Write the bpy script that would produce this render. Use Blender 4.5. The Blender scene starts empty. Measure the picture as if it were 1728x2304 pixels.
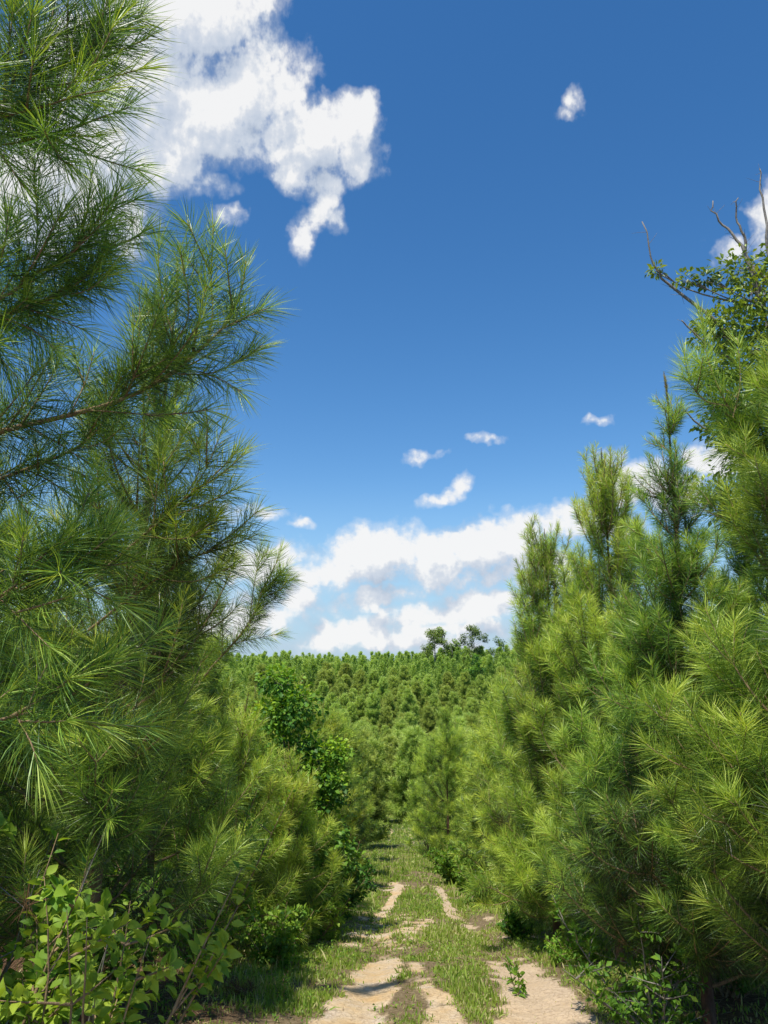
import bpy, math, random
import numpy as np
from mathutils import Vector, noise as mnoise
COL = bpy.context.scene.collection
SKY_STR, SKY_SAT, SKY_HUE, SUN_STR = .152, 1.29, .501, 5.3
vs = bpy.context.scene.view_settings
vs.view_transform = 'Standard'; vs.look = 'None'; vs.exposure = 0; vs.gamma = 1
# ------------------------------------------------------------------ sky
SUN_EL, SUN_AZ = math.radians(65), math.radians(-146)      # azimuth from +Y, clockwise
sun_dir = Vector((math.cos(SUN_EL)*math.sin(SUN_AZ), math.cos(SUN_EL)*math.cos(SUN_AZ), math.sin(SUN_EL)))

class NT:
    """small wrapper that wires shader nodes from expressions"""
    def __init__(s, tree): s.t = tree; s.n = tree.nodes; s.l = tree.links
    def new(s, typ, **kw):
        nd = s.n.new(typ)
        for k, v in kw.items(): setattr(nd, k, v)
        return nd
    def put(s, sock, v):
        if v is None: return
        if hasattr(v, 'is_output') or isinstance(v, bpy.types.NodeSocket): s.l.new(v, sock)
        else: sock.default_value = v
    def m(s, op, a, b=None, c=None, clamp=False):
        nd = s.new('ShaderNodeMath', operation=op); nd.use_clamp = clamp
        s.put(nd.inputs[0], a); s.put(nd.inputs[1], b)
        if c is not None: s.put(nd.inputs[2], c)
        return nd.outputs[0]
    def v(s, op, a, b=None):
        nd = s.new('ShaderNodeVectorMath', operation=op)
        s.put(nd.inputs[0], a); s.put(nd.inputs[1], b)
        return nd.outputs['Value'] if op in ('LENGTH', 'DOT_PRODUCT') else nd.outputs[0]
    def scale(s, a, f):
        nd = s.new('ShaderNodeVectorMath', operation='SCALE'); s.put(nd.inputs[0], a); s.put(nd.inputs['Scale'], f); return nd.outputs[0]
    def noise(s, vec, scale, detail=4, rough=.55, dims='3D', out=0, lac=2.0):
        nd = s.new('ShaderNodeTexNoise', noise_dimensions=dims)
        s.put(nd.inputs['Vector'], vec); nd.inputs['Scale'].default_value = scale
        nd.inputs['Detail'].default_value = detail; nd.inputs['Roughness'].default_value = rough
        nd.inputs['Lacunarity'].default_value = lac
        return nd.outputs[out]
    def step(s, x, a, b, lo=0., hi=1.):
        nd = s.new('ShaderNodeMapRange', interpolation_type='SMOOTHSTEP')
        s.put(nd.inputs[0], x); s.put(nd.inputs[1], a); s.put(nd.inputs[2], b); s.put(nd.inputs[3], lo); s.put(nd.inputs[4], hi)
        return nd.outputs[0]
    def mixc(s, f, a, b, blend='MIX'):
        nd = s.new('ShaderNodeMix', data_type='RGBA', blend_type=blend)
        s.put(nd.inputs[0], f); s.put(nd.inputs[6], a); s.put(nd.inputs[7], b)
        return nd.outputs[2]
    def ramp(s, f, stops, interp='LINEAR'):
        nd = s.new('ShaderNodeValToRGB'); cr = nd.color_ramp; cr.interpolation = interp
        while len(cr.elements) < len(stops): cr.elements.new(.5)
        for e, (p, c) in zip(cr.elements, stops): e.position = p; e.color = (*c, 1)
        s.put(nd.inputs[0], f); return nd.outputs[0]

# cumulus puffs as (azimuth, elevation, half width, half height, tilt, body), all in radians on the sky
PUFFS = [(-0.2771, 0.7438, 0.1137, 0.0414, 0.14, 1),
 (-0.3527, 0.6709, 0.1222, 0.066, 0.177, 1),
 (-0.2199, 0.6695, 0.0975, 0.0435, 0.369, 1),
 (-0.158, 0.6822, 0.0412, 0.0283, 0.077, 1),
 (-0.3808, 0.5869, 0.123, 0.0518, 0.182, 1),
 (-0.2555, 0.623, 0.0886, 0.0404, 0.122, 1),
 (-0.0931, 0.6294, 0.0764, 0.0438, 0.044, 1),
 (-0.0502, 0.6573, 0.037, 0.0285, 0.024, 0.95),
 (-0.0396, 0.6114, 0.0299, 0.0298, 0.018, 0.8),
 (-0.4749, 0.5193, 0.1177, 0.0619, 0.217, 1),
 (-0.1399, 0.6436, 0.0463, 0.0286, 0.067, 0.95),
 (-0.3201, 0.5727, 0.0726, 0.0292, 0.149, 0.9),
 (-0.3843, 0.5274, 0.069, 0.0394, 0.173, 1),
 (-0.3508, 0.5076, 0.0438, 0.0253, 0.154, 0.75),
 (-0.0922, 0.5872, 0.0526, 0.0227, 0.042, 0.85),
 (-0.0817, 0.5594, 0.0491, 0.0196, 0.734, 0.75),
 (-0.1166, 0.5212, 0.0206, 0.0191, 0.05, 0.7),
 (-0.3988, 0.5298, 0.0854, 0.0391, 0.181, 0.85),
 (-0.2128, 0.5352, 0.0283, 0.0114, 0.094, 0.55),
 (-0.125, 0.5906, 0.0327, 0.0201, 0.057, 0.8),
 (-0.0651, 0.5443, 0.0196, 0.0157, 0.028, 0.6),
 (-0.2394, 0.5633, 0.0439, 0.0126, 0.109, 0.55),
 (0.27, 0.6588, 0.0114, 0.0165, -0.396, 0.5),
 (0.2606, 0.6414, 0.0127, 0.0103, -0.128, 0.45),
 (0.2806, 0.2935, 0.0196, 0.0063, -0.08, 0.62),
 (0.1286, 0.2777, 0.0256, 0.0071, -0.034, 0.58),
 (0.0348, 0.2512, 0.0172, 0.0083, 0.34, 0.55),
 (0.0651, 0.2585, 0.0148, 0.0048, 0.333, 0.46),
 (0.0675, 0.2102, 0.0378, 0.0119, 0.405, 0.72),
 (0.0982, 0.2252, 0.0207, 0.0131, 0.502, 0.7),
 (0.2913, 0.2486, 0.025, 0.0137, -0.072, 0.6),
 (0.2455, 0.1906, 0.0345, 0.0105, 0.128, 0.5),
 (0.1633, 0.1849, 0.0297, 0.0095, 0.319, 0.48),
 (0.4966, 0.4949, 0.0218, 0.0406, -0.223, 0.85),
 (0.4463, 0.468, 0.0242, 0.015, 0.158, 0.6),
 (0.32, 0.2094, 0.047, 0.0312, 0.282, 1),
 (0.4135, 0.2381, 0.0364, 0.0219, -0.101, 1),
 (0.3791, 0.1995, 0.0477, 0.0278, -0.077, 0.9),
 (-0.1448, 0.1825, 0.0269, 0.0118, 0.026, 0.68),
 (-0.1074, 0.1684, 0.0156, 0.0083, 0.018, 0.58),
 (-0.1599, 0.188, 0.0357, 0.0095, 0.029, 0.5),
 (-0.1951, 0.1809, 0.0264, 0.0117, 0.035, 0.6),
 (-0.1606, 0.1142, 0.0528, 0.0265, 0.018, 0.85),
 (-0.1095, 0.0707, 0.0354, 0.0223, 0.182, 0.9),
 (-0.1413, 0.0529, 0.0524, 0.0233, 0.007, 0.8),
 (-0.0238, 0.1275, 0.0783, 0.0358, 0.212, 1),
 (0.0605, 0.1303, 0.0781, 0.0328, -0.008, 1),
 (0.1381, 0.1293, 0.0562, 0.0366, -0.018, 1),
 (0.1861, 0.1577, 0.0351, 0.0294, -0.029, 0.9),
 (0.1402, 0.1648, 0.0131, 0.0154, -0.023, 0.8),
 (-0.0835, 0.1034, 0.0477, 0.019, 0.27, 0.9),
 (-0.0057, 0.0759, 0.0537, 0.0154, 0.262, 0.9),
 (0.0597, 0.0563, 0.1007, 0.0188, 0.136, 0.9),
 (0.1248, 0.0676, 0.0469, 0.0223, -0.009, 0.9),
 (-0.0411, 0.03, 0.0768, 0.0222, 0.088, 0.9),
 (0.0416, 0.0212, 0.0943, 0.021, -0.001, 0.85),
 (0.2444, 0.1674, 0.0515, 0.0244, -0.041, 0.9),
 (0.2016, 0.1046, 0.0518, 0.0291, -0.021, 0.8),
 (-0.2047, 0.0523, 0.0684, 0.0345, 0.011, 0.8),
 (0.2952, 0.1651, 0.0445, 0.0229, -0.049, 0.85),
 (0.1124, 0.0385, 0.0702, 0.0151, -0.004, 0.8)]

def cloud_group():
    g = bpy.data.node_groups.new('cloud_density', 'ShaderNodeTree')
    g.interface.new_socket('P', in_out='INPUT', socket_type='NodeSocketVector')
    g.interface.new_socket('D', in_out='OUTPUT', socket_type='NodeSocketFloat')
    N = NT(g); gi = N.new('NodeGroupInput'); go = N.new('NodeGroupOutput')
    P = gi.outputs[0]
    w = N.v('SUBTRACT', N.noise(P, 9, 3, .55, '2D', out=1), (.5, .5, .5))
    w2 = N.v('SUBTRACT', N.noise(P, 38, 2, .6, '2D', out=1), (.5, .5, .5))
    Q = N.v('ADD', P, N.v('MULTIPLY', w, (.06, .05, 0)))
    Q = N.v('ADD', Q, N.v('MULTIPLY', w2, (.018, .018, 0)))
    Q = N.v('ADD', Q, (0, 0, 1))
    f = None
    for az, el, rx, ry, rot, st in PUFFS:
        rx *= 1.08; ry *= 1.08; c, s = math.cos(rot), math.sin(rot)
        u = N.v('DOT_PRODUCT', Q, (c/rx, s/rx, -(az*c+el*s)/rx))
        v = N.v('DOT_PRODUCT', Q, (-s/ry, c/ry, (az*s-el*c)/ry))
        d2 = N.m('MULTIPLY_ADD', u, u, N.m('MULTIPLY', v, v))
        d = N.m('MULTIPLY_ADD', d2, -.5*min(1, st+.1), st)
        f = d if f is None else N.m('SMOOTH_MAX', f, d, .12)
    n = N.noise(P, 21, 5, .56, '2D')
    n2 = N.noise(P, 90, 2.5, .6, '2D')
    f = N.m('MAXIMUM', f, -1)
    f = N.m('ADD', f, N.m('MULTIPLY', N.m('SUBTRACT', n, .5), 1.05))
    f = N.m('ADD', f, N.m('MULTIPLY', N.m('SUBTRACT', n2, .5), .30))
    N.l.new(f, go.inputs[0])
    return g

def build_world():
    w = bpy.data.worlds.new('World'); bpy.context.scene.world = w; w.use_nodes = True; w.cycles.sampling_method = 'NONE'
    t = w.node_tree; t.nodes.clear(); N = NT(t)
    out = N.new('ShaderNodeOutputWorld')
    sky = N.new('ShaderNodeTexSky', sky_type='NISHITA'); sky.sun_disc = False
    sky.sun_elevation = SUN_EL; sky.sun_rotation = SUN_AZ; sky.altitude = 100
    sky.air_density = 1.0; sky.dust_density = .35; sky.ozone_density = 3.0
    hs = N.new('ShaderNodeHueSaturation'); hs.inputs['Saturation'].default_value = SKY_SAT; hs.inputs['Hue'].default_value = SKY_HUE
    N.l.new(sky.outputs[0], hs.inputs['Color'])
    bg = N.new('ShaderNodeBackground'); bg.inputs['Strength'].default_value = SKY_STR
    N.l.new(hs.outputs[0], bg.inputs['Color'])
    tc = N.new('ShaderNodeTexCoord'); sep = N.new('ShaderNodeSeparateXYZ')
    N.l.new(N.v('NORMALIZE', tc.outputs['Generated']), sep.inputs[0])
    az = N.m('ARCTAN2', sep.outputs[0], sep.outputs[1]); el = N.m('ARCSINE', sep.outputs[2])
    cb = N.new('ShaderNodeCombineXYZ'); N.l.new(az, cb.inputs[0]); N.l.new(el, cb.inputs[1])
    g = cloud_group()
    def dens(off):
        nd = N.new('ShaderNodeGroup'); nd.node_tree = g
        N.put(nd.inputs[0], N.v('ADD', cb.outputs[0], off)); return nd.outputs[0]
    D = dens((0, 0, 0)); D2 = dens((-.014, .036, 0))
    mask = N.m('ADD', N.step(D, .48, .76, 0., .60), N.step(D, .17, .62, 0., .40))
    thick = N.step(D, .55, 1.15)
    lit = N.m('SUBTRACT', D, D2)
    lit = N.m('MULTIPLY_ADD', lit, 1.2, .72)
    lit = N.m('SUBTRACT', lit, N.m('MULTIPLY', thick, .16), None, clamp=True)
    ccol = N.ramp(lit, [(0, (.46, .54, .67)), (.40, (.62, .69, .80)), (.62, (.72, .77, .85)), (.86, (.98, .98, .98))])
    # hazy thin whitening low over the horizon
    haze = N.m('MULTIPLY', N.step(el, .24, .02, 0., .72), 1)
    bh = N.new('ShaderNodeBackground'); bh.inputs['Color'].default_value = (.36, .62, .93, 1); bh.inputs['Strength'].default_value = .9
    mh = N.new('ShaderNodeMixShader'); N.l.new(haze, mh.inputs[0]); N.l.new(bg.outputs[0], mh.inputs[1]); N.l.new(bh.outputs[0], mh.inputs[2])
    bc = N.new('ShaderNodeBackground'); N.l.new(ccol, bc.inputs['Color']); bc.inputs['Strength'].default_value = .95
    ms = N.new('ShaderNodeMixShader'); N.l.new(N.m('MULTIPLY', mask, .96), ms.inputs[0]); N.l.new(mh.outputs[0], ms.inputs[1]); N.l.new(bc.outputs[0], ms.inputs[2])
    N.l.new(ms.outputs[0], out.inputs['Surface'])

def build_sun():
    l = bpy.data.lights.new('sun', 'SUN'); l.energy = SUN_STR; l.angle = math.radians(.53); l.color = (1, .95, .86)
    o = bpy.data.objects.new('sun', l); COL.objects.link(o)
    o.rotation_euler = (-sun_dir).to_track_quat('-Z', 'Y').to_euler()

def build_camera():
    c = bpy.data.cameras.new('camera'); c.sensor_fit = 'VERTICAL'; c.sensor_height = 36; c.sensor_width = 27
    c.lens = 1740/2304*36; c.clip_end = 6000; c.clip_start = .05
    o = bpy.data.objects.new('camera', c); COL.objects.link(o)
    o.location = (0, 0, 1.65); o.rotation_euler = (math.radians(90+10.7), 0, 0)
    bpy.context.scene.camera = o
# ------------------------------------------------------------------ mesh helpers
def nrm(a):
    return a/np.maximum(np.linalg.norm(a, axis=-1, keepdims=True), 1e-9)

def mesh_np(name, V, T, mats, midx=None, attrs=None, smooth=False):
    """a mesh from numpy vertices and triangles"""
    me = bpy.data.meshes.new(name)
    V = np.ascontiguousarray(V, np.float32); T = np.ascontiguousarray(T, np.int32)
    me.vertices.add(len(V)); me.vertices.foreach_set('co', V.ravel())
    me.loops.add(T.size); me.loops.foreach_set('vertex_index', T.ravel())
    me.polygons.add(len(T)); k = T.shape[1]
    me.polygons.foreach_set('loop_start', np.arange(0, T.size, k, dtype=np.int32))
    if smooth: me.polygons.foreach_set('use_smooth', np.ones(len(T), bool))
    for m in (mats if isinstance(mats, (list, tuple)) else [mats]): me.materials.append(m)
    if midx is not None: me.polygons.foreach_set('material_index', np.ascontiguousarray(midx, np.int32))
    for k_, a in (attrs or {}).items():
        at = me.attributes.new(k_, 'FLOAT', 'POINT'); at.data.foreach_set('value', np.ascontiguousarray(a, np.float32))
    me.update(calc_edges=True)
    return me

def link(name, data, parent=None, loc=None, rz=None, scale=None):
    o = bpy.data.objects.new(name, data); COL.objects.link(o)
    if parent is not None: o.parent = parent
    if loc is not None: o.location = loc
    if rz is not None: o.rotation_euler = (0, 0, rz)
    if scale is not None: o.scale = (scale,)*3 if isinstance(scale, (int, float)) else scale
    return o

def thing(name, label, cat, loc, group=None, rz=0., scale=1.):
    o = link(name, None, None, loc, rz, scale); o['label'] = label; o['category'] = cat
    if group: o['group'] = group
    return o

def copy_thing(root, loc, rz, scale, label=None, group=None):
    r = root.copy(); COL.objects.link(r); r.location = loc; r.rotation_euler = (0, 0, rz); r.scale = scale
    if label: r['label'] = label
    if group: r['group'] = group
    for ch in list(root.children):
        c = ch.copy(); COL.objects.link(c); c.parent = r
        for g in list(ch.children):
            d = g.copy(); COL.objects.link(d); d.parent = c
    return r

class Wood:
    """collects tapered tubes"""
    def __init__(s): s.V = []; s.T = []; s.n = 0
    def tube(s, P, r0, r1, k=5, power=1.0):
        P = np.asarray(P, float); n = len(P)
        if n < 2: return
        t = nrm(np.gradient(P, axis=0))
        ref = np.array([0, 0, 1.]) if abs(t[0, 2]) < .8 else np.array([1., 0, 0])
        a = nrm(np.cross(t, ref)); b = np.cross(t, a)
        s_ = np.linspace(0, 1, n)**power
        r = (r0+(r1-r0)*s_)[:, None, None]
        ang = np.arange(k)*2*math.pi/k
        ring = P[:, None]+r*(a[:, None]*np.cos(ang)[None, :, None]+b[:, None]*np.sin(ang)[None, :, None])
        i = np.arange(n-1)[:, None]*k; j = np.arange(k)[None]; j2 = (j+1) % k
        q = np.stack([i+j, i+j2, i+k+j2, i+k+j], -1).reshape(-1, 4)
        T = np.concatenate([q[:, [0, 1, 2]], q[:, [0, 2, 3]]])
        s.V.append(ring.reshape(-1, 3)); s.T.append(T+s.n); s.n += n*k
        cap = np.stack([np.full(k-2, (n-1)*k), (n-1)*k+np.arange(1, k-1), (n-1)*k+np.arange(2, k)], -1)
        s.T.append(cap+s.n-n*k)
    def mesh(s, name, mat):
        return mesh_np(name, np.concatenate(s.V), np.concatenate(s.T), mat, smooth=True)

class Needles:
    """collects pine needles along shoots"""
    def __init__(s): s.b = []; s.d = []; s.l = []; s.t = []; s.tan = []
    nls = 1.; ndm = 1.
    def shoot(s, rng, P, L, n, a0, a1, tip_new=.75, tone=.5, s0=0.):
        """needles of length L around the polyline P; angle to the axis runs from a0 at the foot to a1 at the tip"""
        P = np.asarray(P, float)
        n = int(n*s.ndm)
        if n < 1: return
        seg = np.linalg.norm(np.diff(P, axis=0), axis=1); cum = np.concatenate([[0], np.cumsum(seg)])
        u = s0+(1-s0)*rng.random(n)
        q = u*cum[-1]
        X = np.stack([np.interp(q, cum, P[:, c]) for c in range(3)], -1)
        G = nrm(np.gradient(P, axis=0)); t = nrm(np.stack([np.interp(q, cum, G[:, c]) for c in range(3)], -1))
        r = rng.normal(size=(n, 3)); a = nrm(np.cross(t, r))
        al = a0+(a1-a0)*u**1.3+rng.normal(0, .13, n)
        end = np.clip((q-(cum[-1]-.05))/.05, 0, 1)
        al = al*(1-.35*end)
        d = t*np.cos(al)[:, None]+a*np.sin(al)[:, None]
        d[:, 2] -= .08
        s.b.append(X); s.d.append(nrm(d)); s.tan.append(t)
        s.l.append(L*s.nls*(.8+.3*rng.random(n))*(1-(1-tip_new)*u**3))
        s.t.append(np.clip(tone+.34*(u-.6)+rng.normal(0, .15, n)+.12*end, 0, 1))  # foot needles darker: older growth, with inner crown shade put into the tone
    def count(s): return sum(len(x) for x in s.b)
    def mesh(s, name, mat, width, rng, fine=True, keep=1.):
        B = np.concatenate(s.b); D = np.concatenate(s.d); L = np.concatenate(s.l)[:, None]; t = np.concatenate(s.t); A = np.concatenate(s.tan)
        if keep < 1:
            k = rng.random(len(B)) < keep; B, D, L, t, A = B[k], D[k], L[k], t[k], A[k]
        n = len(B)
        w = nrm(np.cross(D, rng.normal(size=(n, 3))))*width*.5
        i = np.arange(n)[:, None]
        if fine:
            bend = A*.10; bend[:, 2] -= .09
            M = B+D*L*.55; E = B+(D+bend)*L
            V = np.stack([B-w*.8, B+w*.8, M-w, M+w, E], 1).reshape(-1, 3)
            T = (i[:, :, None]*5+np.array([[0, 1, 3], [0, 3, 2], [2, 3, 4]])[None]).reshape(-1, 3)
            return mesh_np(name, V, T, mat, attrs={'tone': np.repeat(t, 5), 'tipf': np.tile([0, 0, .5, .5, 1.], n)})
        E = B+D*L
        V = np.stack([B-w, B+w, E], 1).reshape(-1, 3)
        return mesh_np(name, V, (i*3+np.arange(3)[None]), mat, attrs={'tone': np.repeat(t, 3), 'tipf': np.tile([0, 0, 1.], n)})

def curve(rng, p, d, L, n, up=0., wob=.05):
    """a growing path that bends towards the light"""
    P = [np.array(p, float)]; d = nrm(np.array(d, float)); h = L/n
    for i in range(n):
        d = nrm(d+np.array([0, 0, up])*h+rng.normal(0, wob, 3)*math.sqrt(h)*.6)
        P.append(P[-1]+d*h)
    return np.array(P)

def smooth_path(pts, n=14):
    """Catmull-Rom through given points"""
    p = np.array(pts, float); p = np.vstack([2*p[0]-p[1], p, 2*p[-1]-p[-2]]); out = []
    m = len(p)-3
    for u in np.linspace(0, m-1e-6, n):
        i = int(u); f = u-i; a, b, c, d = p[i:i+4]
        out.append(.5*((2*b)+(-a+c)*f+(2*a-5*b+4*c-d)*f*f+(-a+3*b-3*c+d)*f**3))
    return np.array(out)

# ------------------------------------------------------------------ materials
def new_mat(name):
    m = bpy.data.materials.new(name); m.use_nodes = True; t = m.node_tree; t.nodes.clear(); N = NT(t)
    o = N.new('ShaderNodeOutputMaterial'); return m, N, o

def attr(N, name):
    a = N.new('ShaderNodeAttribute'); a.attribute_name = name; return a.outputs['Fac']

def leaf_mat(name, stops, rough=.45, transl=.35, spec=.4, sat_rand=.1, brown=0.0):
    """foliage: a colour ramp over the 'tone' of each needle or leaf, lit through as well as on the face"""
    m, N, o = new_mat(name)
    oi = N.new('ShaderNodeObjectInfo')
    geo = N.new('ShaderNodeNewGeometry')
    big = N.noise(geo.outputs['Position'], 1.1, 2, .5)
    f = N.m('ADD', attr(N, 'tone'), N.m('MULTIPLY', N.m('SUBTRACT', big, .5), .55))
    f = N.m('ADD', f, N.m('MULTIPLY', N.m('SUBTRACT', oi.outputs['Random'], .5), .16), None, clamp=True)
    c = N.ramp(f, stops)
    hs = N.new('ShaderNodeHueSaturation'); N.l.new(c, hs.inputs['Color'])
    N.put(hs.inputs['Hue'], N.m('MULTIPLY_ADD', oi.outputs['Random'], sat_rand*.16, .5-sat_rand*.08))
    N.put(hs.inputs['Value'], N.m('MULTIPLY_ADD', oi.outputs['Random'], sat_rand, 1-sat_rand*.5))
    c = hs.outputs[0]
    p = N.new('ShaderNodeBsdfPrincipled'); N.l.new(c, p.inputs['Base Color'])
    p.inputs['Roughness'].default_value = rough; p.inputs['Specular IOR Level'].default_value = spec
    tr = N.new('ShaderNodeBsdfTranslucent')
    N.l.new(N.mixc(1., c, (1.25, 1.15, .45, 1), 'MULTIPLY'), tr.inputs['Color'])
    ms = N.new('ShaderNodeMixShader'); ms.inputs[0].default_value = transl
    N.l.new(p.outputs[0], ms.inputs[1]); N.l.new(tr.outputs[0], ms.inputs[2]); N.l.new(ms.outputs[0], o.inputs[0])
    return m

def bark_mat(name, a, b, sc=30, rough=.9):
    m, N, o = new_mat(name)
    tc = N.new('ShaderNodeTexCoord')
    v = N.v('MULTIPLY', tc.outputs['Object'], (1, 1, .35))
    n = N.noise(v, sc, 6, .65); n2 = N.noise(v, sc*.2, 3, .5)
    c = N.ramp(N.m('MULTIPLY_ADD', n2, .4, N.m('MULTIPLY', n, .6)), [(.32, a), (.62, b)])
    p = N.new('ShaderNodeBsdfPrincipled'); N.l.new(c, p.inputs['Base Color']); p.inputs['Roughness'].default_value = rough
    p.inputs['Specular IOR Level'].default_value = .2
    bp = N.new('ShaderNodeBump'); bp.inputs['Strength'].default_value = .7; bp.inputs['Distance'].default_value = .02
    N.l.new(n, bp.inputs['Height']); N.l.new(bp.outputs[0], p.inputs['Normal'])
    N.l.new(p.outputs[0], o.inputs[0]); return m

M = {}
def build_materials():
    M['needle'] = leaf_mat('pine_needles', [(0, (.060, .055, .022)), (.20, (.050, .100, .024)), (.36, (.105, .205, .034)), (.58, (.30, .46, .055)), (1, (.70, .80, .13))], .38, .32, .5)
    M['needle_cool'] = leaf_mat('pine_needles_cool', [(0, (.055, .055, .024)), (.20, (.045, .100, .030)), (.36, (.092, .205, .044)), (.58, (.265, .45, .060)), (1, (.64, .77, .13))], .38, .32, .5)
    M['needle_far'] = leaf_mat('pine_needles_far', [(0, (.050, .085, .030)), (.33, (.19, .29, .062)), (.66, (.37, .50, .095)), (1, (.58, .67, .16))], .5, .30, .3, .16)
    M['dry'] = leaf_mat('dry_needles', [(0, (.10, .045, .02)), (.5, (.22, .12, .055)), (1, (.42, .29, .14))], .6, .1, .2)
    M['broad'] = leaf_mat('broad_leaves', [(0, (.04, .11, .02)), (.5, (.14, .30, .035)), (1, (.46, .62, .07))], .5, .42, .28)
    M['gum'] = leaf_mat('sweetgum_leaves', [(0, (.03, .10, .025)), (.45, (.10, .25, .035)), (.75, (.24, .44, .04)), (1, (.42, .60, .05))], .5, .36, .28)
    M['oak'] = leaf_mat('oak_leaves', [(0, (.04, .085, .02)), (.5, (.16, .26, .04)), (1, (.38, .48, .06))], .4, .3, .5)
    M['grass'] = leaf_mat('grass_blades', [(0, (.12, .19, .04)), (.4, (.25, .38, .055)), (.75, (.38, .50, .08)), (1, (.58, .54, .26))], .5, .35, .3)
    M['straw'] = leaf_mat('pine_straw', [(0, (.13, .065, .03)), (.5, (.28, .17, .09)), (1, (.50, .37, .22))], .7, .05, .2)
    M['bark'] = bark_mat('pine_bark', (.055, .030, .020), (.22, .13, .085))
    M['twig'] = bark_mat('twig_bark', (.16, .10, .055), (.44, .31, .18), 60)
    M['grey'] = bark_mat('grey_bark', (.10, .09, .075), (.36, .33, .28), 40)
    M['candle'] = leaf_mat('pine_candle', [(0, (.20, .17, .06)), (.5, (.32, .25, .10)), (1, (.45, .34, .16))], .6, .15, .3)

# ------------------------------------------------------------------ terrain
def fbm(x, y, sc, oc=4, seed=0.):
    out = np.zeros(np.shape(x)); amp = 1.; tot = 0.
    def vn(px, py, k):
        ix, iy = np.floor(px), np.floor(py); fx, fy = px-ix, py-iy
        fx = fx*fx*(3-2*fx); fy = fy*fy*(3-2*fy)
        def h(a, b):
            v = np.sin(a*127.1+b*311.7+k*74.7)*43758.5453; return v-np.floor(v)
        return (h(ix, iy)*(1-fx)+h(ix+1, iy)*fx)*(1-fy)+(h(ix, iy+1)*(1-fx)+h(ix+1, iy+1)*fx)*fy
    for o in range(oc):
        out = out+amp*vn(np.asarray(x)*sc+17.3*o, np.asarray(y)*sc-9.1*o, seed+o); tot += amp; amp *= .5; sc *= 2.03
    return out/tot

PY = np.array([-4000, -60, -10, 0, 5, 12, 22, 34, 50, 60, 70, 80, 92, 105, 120, 132, 160, 220, 400, 4000.])
PZ = np.array([-2., -.5, .1, 0, -.88, -2.15, -3.95, -5.9, -7.9, -8.6, -8.2, -7.1, -5.4, -3.6, -2.1, -1.6, -2.4, -5, -9, -12.])
_py = np.linspace(-80, 420, 2501); _pz = np.interp(_py, PY, PZ)
for _ in range(3): _pz = np.convolve(np.pad(_pz, 9, 'edge'), np.ones(19)/19, 'valid')
def centre(y):
    return np.interp(y, [0, 5, 8, 14, 22, 50, 75, 120], [.45, .5, .60, .62, .72, .95, .2, -1.])
def height(x, y, fine=True):
    x = np.asarray(x, float); y = np.asarray(y, float)
    z = np.where((y > -80) & (y < 420), np.interp(y, _py, _pz), np.interp(y, PY, PZ))
    z = z+(fbm(x, y, .016, 3, 3)-.5)*2.4*np.clip((np.abs(y)-40)/60, 0, 1)
    off = x-centre(y)
    z = z+.10*np.clip((np.abs(off)-1.6)/1.5, 0, 1)+(fbm(x, y, .5, 3, 5)-.5)*.16*np.exp(-np.maximum(y-30, 0)/30)
    g = np.interp(y, [0, 8, 22, 50], [.78, .75, .6, .6])
    rut = np.exp(-((off-g)/.22)**2)+np.exp(-((off+g)/.22)**2)
    z = z-.05*rut*np.exp(-np.maximum(y-40, 0)/20)*(y > -5)
    return z
def H(x, y): return float(height(x, y))

def bare(x, y):
    """0 grown over .. 1 open sand"""
    off = x-centre(y)
    wob = (fbm(x*.6, y, .45, 2, 8)-.5)*.5
    gL = np.interp(y, [3, 6, 9, 13, 18, 25, 50], [-.85, -.82, -.75, -.55, -.42, -.45, -.5]); gR = np.interp(y, [3, 6, 9, 13, 18, 25, 50], [.85, .82, .75, .62, .5, .45, .5])
    wL = np.interp(y, [3, 8, 13, 15, 30], [.34, .25, .16, .12, .10]); wR = np.interp(y, [3, 8, 13, 15, 30], [.42, .32, .15, .12, .10])
    l = np.exp(-(np.abs(off-gL+wob)/wL)**3); r = np.exp(-(np.abs(off-gR+wob*.8)/wR)**3)
    mid = .75*np.exp(-(np.abs(off+.16-wob)/.13)**2)*np.exp(-((y-7)/2.4)**2)
    n = fbm(x, y, 1.3, 4, 2)
    v = np.maximum(np.maximum(l, r), mid)*(.55+.9*n)*np.interp(y, [0, 9.1, 9.8, 12.8, 13.5, 17.5, 19.5, 30, 38, 45], [1.1, 1.0, .16, .16, .9, .75, .12, .10, .50, .2])
    patch = np.clip((fbm(x, y, .8, 3, 12)-.50)*5, 0, .80)*np.exp(-(off/2.0)**4)*np.interp(y, [16, 21], [1, .1])
    v = np.maximum(v, patch*.5)
    return np.clip(v*1.1+(fbm(x, y, 5.5, 3, 90)-.5)*1.7*np.clip(v*3, 0, 1), 0, 1)

def litter(x, y):
    off = np.abs(x-centre(y)); return np.clip((off-1.65-.9*(fbm(x, y, .7, 3, 21)-.5))/.7, 0, 1)

def grid_axis(lo, hi, step, far, ratio):
    a = list(np.arange(lo, hi, step)); s = step; x = a[-1]
    while x < far: s *= ratio; x += s; a.append(x)
    s = step; x = a[0]; b = []
    while x > -far: s *= ratio; x -= s; b.append(x)
    return np.array(b[::-1]+a)

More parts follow.
